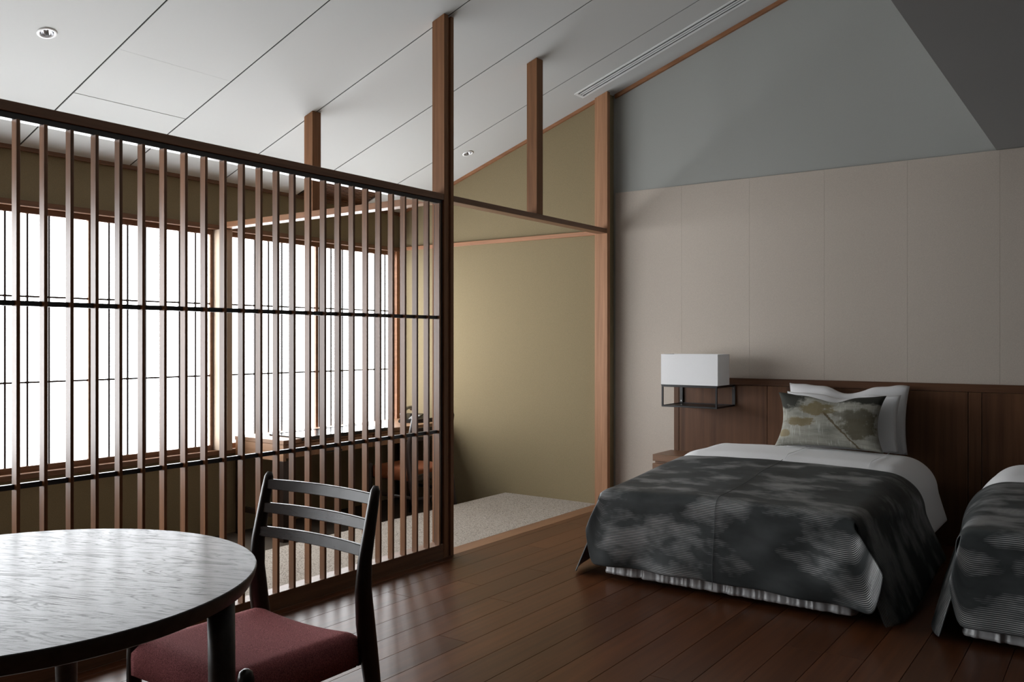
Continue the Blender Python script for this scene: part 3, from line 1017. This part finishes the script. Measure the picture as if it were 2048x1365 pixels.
def pillow(name, w, h, d, loc, lean, rz, mat, label, cat, sag, seed, group=None, corner=0.10, rx=0.0):
    """stuffed rectangle in its own x,z plane with pinched corners, uv 0..1 over the front"""
    nx_, nz_ = 40, 26
    vs, uv, fs = [], [], []
    for side in (-1, 1):
        for i in range(nx_ + 1):
            for j in range(nz_ + 1):
                u, v = i / nx_ * 2 - 1, j / nz_ * 2 - 1
                pin = 1 - corner * (1 - v * v) * (abs(u) ** 3)
                pinz = 1 - corner * (1 - u * u) * (abs(v) ** 3)
                fat = (max(0.0, 1 - abs(u) ** 2.6) * max(0.0, 1 - abs(v) ** 2.6)) ** 0.55
                x = u * w / 2 * pin
                z = v * h / 2 * pinz
                y = side * d / 2 * fat
                if fat > 0.02:
                    y += side * 0.007 * noise.noise(Vector((x * 9, z * 9, seed + side)))
                if v > 0:
                    z -= sag * math.exp(-((u - 0.05) / 0.28) ** 2) * v * v
                    z -= 0.35 * sag * noise.noise(Vector((u * 3, 0, seed))) * v * v
                vs.append((x, y, z + h / 2))
                uv.append(((u + 1) / 2, (v + 1) / 2))
    off = (nx_ + 1) * (nz_ + 1)
    for s in (0, 1):
        for i in range(nx_):
            for j in range(nz_):
                a = s * off + i * (nz_ + 1) + j
                q = (a, a + nz_ + 1, a + nz_ + 2, a + 1)
                fs.append(q if s == 0 else q[::-1])
    o = mesh_obj(name, vs, fs, mat, None, smooth=True, uvs=uv)
    bm = bmesh.new()
    bm.from_mesh(o.data)
    bmesh.ops.remove_doubles(bm, verts=bm.verts[:], dist=0.0004)
    bm.to_mesh(o.data)
    bm.free()
    o.location = loc
    o.rotation_euler = (R(lean), R(rx), R(rz))
    return tag(o, label, cat, group)


pillow('pillow', 0.735, 0.425, 0.13, (-1.475, 5.690, 0.553), -10, 2, M_LINEN, 'large white pillow leaning on the headboard, rearmost of the stack', 'pillow', 0.05, 2.0, 'white pillows', 0.05)
pillow('pillow', 0.690, 0.355, 0.10, (-1.475, 5.560, 0.575), -11, 0, M_LINEN, 'white pillow between the rear pillow and the patterned cushion', 'pillow', 0.03, 6.0, 'white pillows', 0.06)
pillow('cushion', 0.645, 0.345, 0.12, (-1.505, 5.405, 0.588), -14, 1, M_CUSHION, 'olive and grey cushion with a woven tree picture leaning on white pillows', 'cushion', 0.030, 3.0, None, 0.13)

# ------------------------------------------------------------------ dining table
tb = thing('dining_table', (-2.064, 0.927, 0.0), 'round dark stained wooden dining table with thick rim', 'table')
TR = 0.5385
seg = 128
prof = [(0.001, 0.668), (TR - 0.020, 0.668), (TR - 0.012, 0.672), (TR - 0.003, 0.692), (TR, 0.704), (TR - 0.0006, 0.7085), (TR - 0.003, 0.710), (0.001, 0.710)]


def squircle(o, e):
    for v in o.data.vertices:
        r = math.hypot(v.co.x, v.co.y)
        if r > 0.01:
            c, s = abs(v.co.x / r), abs(v.co.y / r)
            k = (c ** e + s ** e) ** (-1 / e)
            v.co.x *= k
            v.co.y *= k


top = lathe('table_top', prof[-3:], M_TABLE, tb, seg=seg, smooth=True)
squircle(top, 2.04)
edge = lathe('rim', prof[:-2], W_TABLE, tb, seg=seg, smooth=True)
squircle(edge, 2.04)
edge.data.set_sharp_from_angle(angle=R(28))
top.data.set_sharp_from_angle(angle=R(28))
for o_ in (top, edge):
    o_.rotation_euler = (0, 0, R(22))
ap = lathe('apron', [(TR - 0.20, 0.615), (TR - 0.175, 0.615), (TR - 0.175, 0.6675), (TR - 0.20, 0.6675), (TR - 0.20, 0.615)], W_TABLE, tb, seg=64, smooth=False)
for sx, sy in ((0.36, 0.305), (-0.325, 0.300), (0.36, -0.305), (-0.325, -0.300)):
    sweep('leg', [(sx, sy, 0.6675), (sx * 1.005, sy * 1.005, 0.45), (sx * 1.02, sy * 1.02, 0.20), (sx * 1.04, sy * 1.04, 0.0)],
          [(0.031, 0.031), (0.030, 0.030), (0.025, 0.025), (0.019, 0.019)], W_TABLE, tb, sides=18, power=2.0)


# ------------------------------------------------------------------ chairs
def make_chair(name, loc, rz, seat_mat, label, group=None):
    """ladder back chair facing its own -y"""
    t = thing(name, loc, label, 'chair', group, rz)
    for sx in (-1, 1):
        xx = sx * 0.230
        # rear post: leans back above the seat and rakes back below it
        prof_ = [(0.0, 0.285, .014, .014), (0.12, 0.252, .016, .018), (0.28, 0.222, .018, .024), (0.38, 0.205, .018, .029), (0.47, 0.192, .0175, .030),
                 (0.56, 0.184, .0165, .026), (0.64, 0.190, .015, .0215), (0.72, 0.207, .014, .0185), (0.79, 0.222, .013, .016), (0.828, 0.231, .0115, .0135), (0.842, 0.2345, .006, .007)]
        sweep('rear_post', [(xx, y, z) for z, y, a, b_ in prof_], [(a, b_) for z, y, a, b_ in prof_], W_CHAIR, t, sides=14, power=2.7)
        fl = [(0.0, -0.226, .0125), (0.15, -0.221, .0155), (0.30, -0.216, .0185), (0.40, -0.213, .0205), (0.44, -0.212, .0200), (0.458, -0.212, .0150), (0.464, -0.212, .0060)]
        sweep('front_leg', [(sx * 0.236, y, z) for z, y, a in fl], [(a, a) for z, y, a in fl], W_CHAIR, t, sides=14, power=2.2)
        sweep('side_stretcher', [(sx * 0.234, -0.20, 0.235), (sx * 0.232, 0.0, 0.232), (sx * 0.230, 0.225, 0.228)], [(0.008, 0.013)] * 3, W_CHAIR, t, sides=10)
        box('side_rail', sx * 0.205 - 0.010, sx * 0.205 + 0.010, -0.198, 0.178, 0.345, 0.372, W_CHAIR, t, bev=0.004)
    sweep('rear_stretcher', [(-0.222, 0.232, 0.215), (0.222, 0.232, 0.215)], [(0.008, 0.013)] * 2, W_CHAIR, t, sides=10, frame=(0, 1, 0))
    box('rear_rail', -0.215, 0.215, 0.178, 0.198, 0.345, 0.395, W_CHAIRX, t, bev=0.004)
    box('front_rail', -0.216, 0.216, -0.222, -0.202, 0.345, 0.390, W_CHAIRX, t, bev=0.004)
    # three curved back slats
    for zc, yc in ((0.806, 0.222), (0.736, 0.206), (0.666, 0.190)):
        vs, fs = [], []
        n = 14
        for i in range(n + 1):
            u = i / n * 2 - 1
            x = u * 0.222
            y = yc + 0.022 * (1 - u * u)
            hh = 0.0148 + 0.0015 * (1 - u * u)
            zz = zc
            for dy, dz in ((-0.006, -1), (0.006, -1), (0.006, 1), (-0.006, 1)):
                vs.append((x, y + dy + dz * 0.003, zz + dz * hh))
        for i in range(n):
            for k in range(4):
                k2 = (k + 1) % 4
                fs.append((i * 4 + k, i * 4 + k2, (i + 1) * 4 + k2, (i + 1) * 4 + k))
        fs += [(3, 2, 1, 0), (n * 4, n * 4 + 1, n * 4 + 2, n * 4 + 3)]
        o = mesh_obj('back_slat', vs, fs, W_CHAIRX, t, smooth=True)
        o.data.set_sharp_from_angle(angle=R(40))
        bv = o.modifiers.new('soft_edge', 'BEVEL')
        bv.width = 0.002
        bv.segments = 2
        bv.limit_method = 'ANGLE'
    # upholstered seat wrapped over the rails
    nu, nv = 22, 22
    vs, fs = [], []

    def outline(u, v):
        wx = 0.222 - 0.008 * smooth01((v - 0.75) / 0.2)
        x = u * wx
        y = -0.232 + (v + 1) / 2 * 0.425 - 0.012 * (1 - u * u) * (1 - (v + 1) / 2)
        return x, y
    for i in range(nu + 1):
        for j in range(nv + 1):
            u, v = i / nu * 2 - 1, j / nv * 2 - 1
            x, y = outline(u, v)
            e = max(abs(u), abs(v))
            z = 0.446 - 0.016 * (1 - u * u) * (0.5 + 0.5 * v) + 0.004 * (1 - u * u) * (1 - v * v)
            z -= 0.016 * smooth01((abs(u) - 0.86) / 0.14) ** 1.4 + 0.018 * smooth01((abs(v) - 0.84) / 0.16) ** 1.4
            vs.append((x, y, z))
    for i in range(nu):
        for j in range(nv):
            a = i * (nv + 1) + j
            fs.append((a, a + nv + 1, a + nv + 2, a + 1))
    ring = [i * (nv + 1) for i in range(nu + 1)] + [nu * (nv + 1) + j for j in range(1, nv + 1)] + [i * (nv + 1) + nv for i in range(nu - 1, -1, -1)] + [j for j in range(nv - 1, 0, -1)]
    base = len(vs)
    for q, zz in ((1.004, 0.395), (1.0, 0.352)):
        for r_ in ring:
            x, y, z = vs[r_]
            vs.append((x * q, (y + 0.02) * q - 0.02, zz + (0.012 * (1 - (x / 0.224) ** 2) if y < -0.2 else 0.0)))
    m = len(ring)
    for k in range(m):
        k2 = (k + 1) % m
        fs.append((ring[k], ring[k2], base + k2, base + k))
        fs.append((base + k, base + k2, base + m + k2, base + m + k))
    fs.append(tuple(base + m + k for k in range(m)))
    bm = bmesh.new()
    bv = [bm.verts.new(v) for v in vs]
    for f in fs:
        try:
            bm.faces.new([bv[i] for i in f])
        except ValueError:
            pass
    st = bm_obj('seat', bm, seat_mat, t, smooth=True)
    return t


make_chair('dining_chair', (-1.960, 1.528, 0.0), 0.0, M_SEAT, 'dark ladder back chair with maroon wool seat pushed up to the round table')
make_chair('desk_chair', (-4.60, 5.075, ZP), R(-90), M_SEAT2, 'dark ladder back chair with rust seat at the window desk')

# ------------------------------------------------------------------ desk by the window
DZ = 0.555
dk = thing('desk', (-5.085, 4.86, ZP), 'wooden writing desk under the paper window behind the lattice', 'desk')
kx, ky, kz = dk.location


def dbox(name, x0, x1, y0, y1, z0, z1, mat, parent=dk, bev=0.002):
    return box(name, x0 - kx, x1 - kx, y0 - ky, y1 - ky, z0 - kz, z1 - kz, mat, parent, bev)


dbox('desk_top', -5.344, -4.800, 3.980, 5.750, DZ - 0.030, DZ, W_DESK)
dbox('end_panel', -5.340, -4.806, 3.984, 4.010, 0.408, DZ - 0.0305, W_DESK)
dbox('end_panel', -5.340, -4.806, 5.720, 5.746, 0.408, DZ - 0.0305, W_DESK)
dbox('back_rail', -5.340, -5.320, 4.011, 5.719, 0.408, DZ - 0.0305, W_DESK)
for a, b_ in ((4.012, 4.860), (4.870, 5.718)):
    dr = dbox('drawer', -4.828, -4.806, a, b_, 0.425, DZ - 0.034, W_DESK)
    dbox('drawer_pull', -4.806, -4.802, (a + b_) / 2 - 0.10, (a + b_) / 2 + 0.10, 0.428, 0.442, M_BLACK, dk)
    dbox('drawer_box', -5.30, -4.8285, a + 0.02, b_ - 0.02, 0.435, 0.515, W_DESK)
for x0 in (-5.340, -4.856):
    for y0 in (3.984, 5.696):
        dbox('leg', x0, x0 + 0.050, y0, y0 + 0.050, ZP, 0.4078, W_CHAIR)
dbox('foot_rail', -5.330, -4.862, 4.000, 4.020, 0.0, 0.04, W_CHAIR)

mt = thing('desk_mat', (-4.97, 4.58, DZ), 'glossy black desk mat lying on the window desk', 'desk mat')
M_MAT = plain('black_glossy_leather', (0.010, 0.010, 0.011), 0.16, 0.6, grain=0.1)
box('pad', -0.170, 0.172, -0.44, 0.44, 0.0005, 0.010, M_MAT, mt, bev=0.002)
box('back_strip', -0.182, -0.1702, -0.44, 0.44, 0.0005, 0.013, M_MAT, mt, bev=0.001)
box('front_lip', 0.1722, 0.180, -0.44, 0.44, -0.016, 0.010, M_MAT, mt, bev=0.001)

ph = thing('telephone', (-5.02, 5.54, DZ), 'black desk telephone with handset at the tan wall end of the window desk', 'telephone', rz=R(20))
bm = bmesh.new()
vs_ = [(-0.085, -0.10, 0), (0.085, -0.10, 0), (0.085, 0.10, 0), (-0.085, 0.10, 0), (-0.08, -0.095, 0.028), (0.08, -0.095, 0.028), (0.08, 0.095, 0.070), (-0.08, 0.095, 0.070)]
bv_ = [bm.verts.new(v) for v in vs_]
for f in ((0, 3, 2, 1), (4, 5, 6, 7), (0, 1, 5, 4), (1, 2, 6, 5), (2, 3, 7, 6), (3, 0, 4, 7)):
    bm.faces.new([bv_[i] for i in f])
bmesh.ops.bevel(bm, geom=bm.edges[:], offset=0.006, segments=2, affect='EDGES')
body = bm_obj('body', bm, M_MAT, ph)
for i in range(3):
    for j in range(4):
        yy = -0.075 + j * 0.028
        box('key', 0.005 + i * 0.024, 0.022 + i * 0.024, yy, yy + 0.018, 0.034 + j * 0.006, 0.041 + j * 0.006, M_WHITE, body, bev=0.001)
sweep('handset', [(-0.045, -0.105, 0.062), (-0.045, -0.085, 0.085), (-0.045, -0.03, 0.108), (-0.045, 0.05, 0.122), (-0.045, 0.10, 0.118), (-0.045, 0.122, 0.100)],
      [(0.018, 0.014), (0.022, 0.016), (0.016, 0.010), (0.016, 0.010), (0.022, 0.016), (0.018, 0.014)], M_MAT, ph, sides=14)
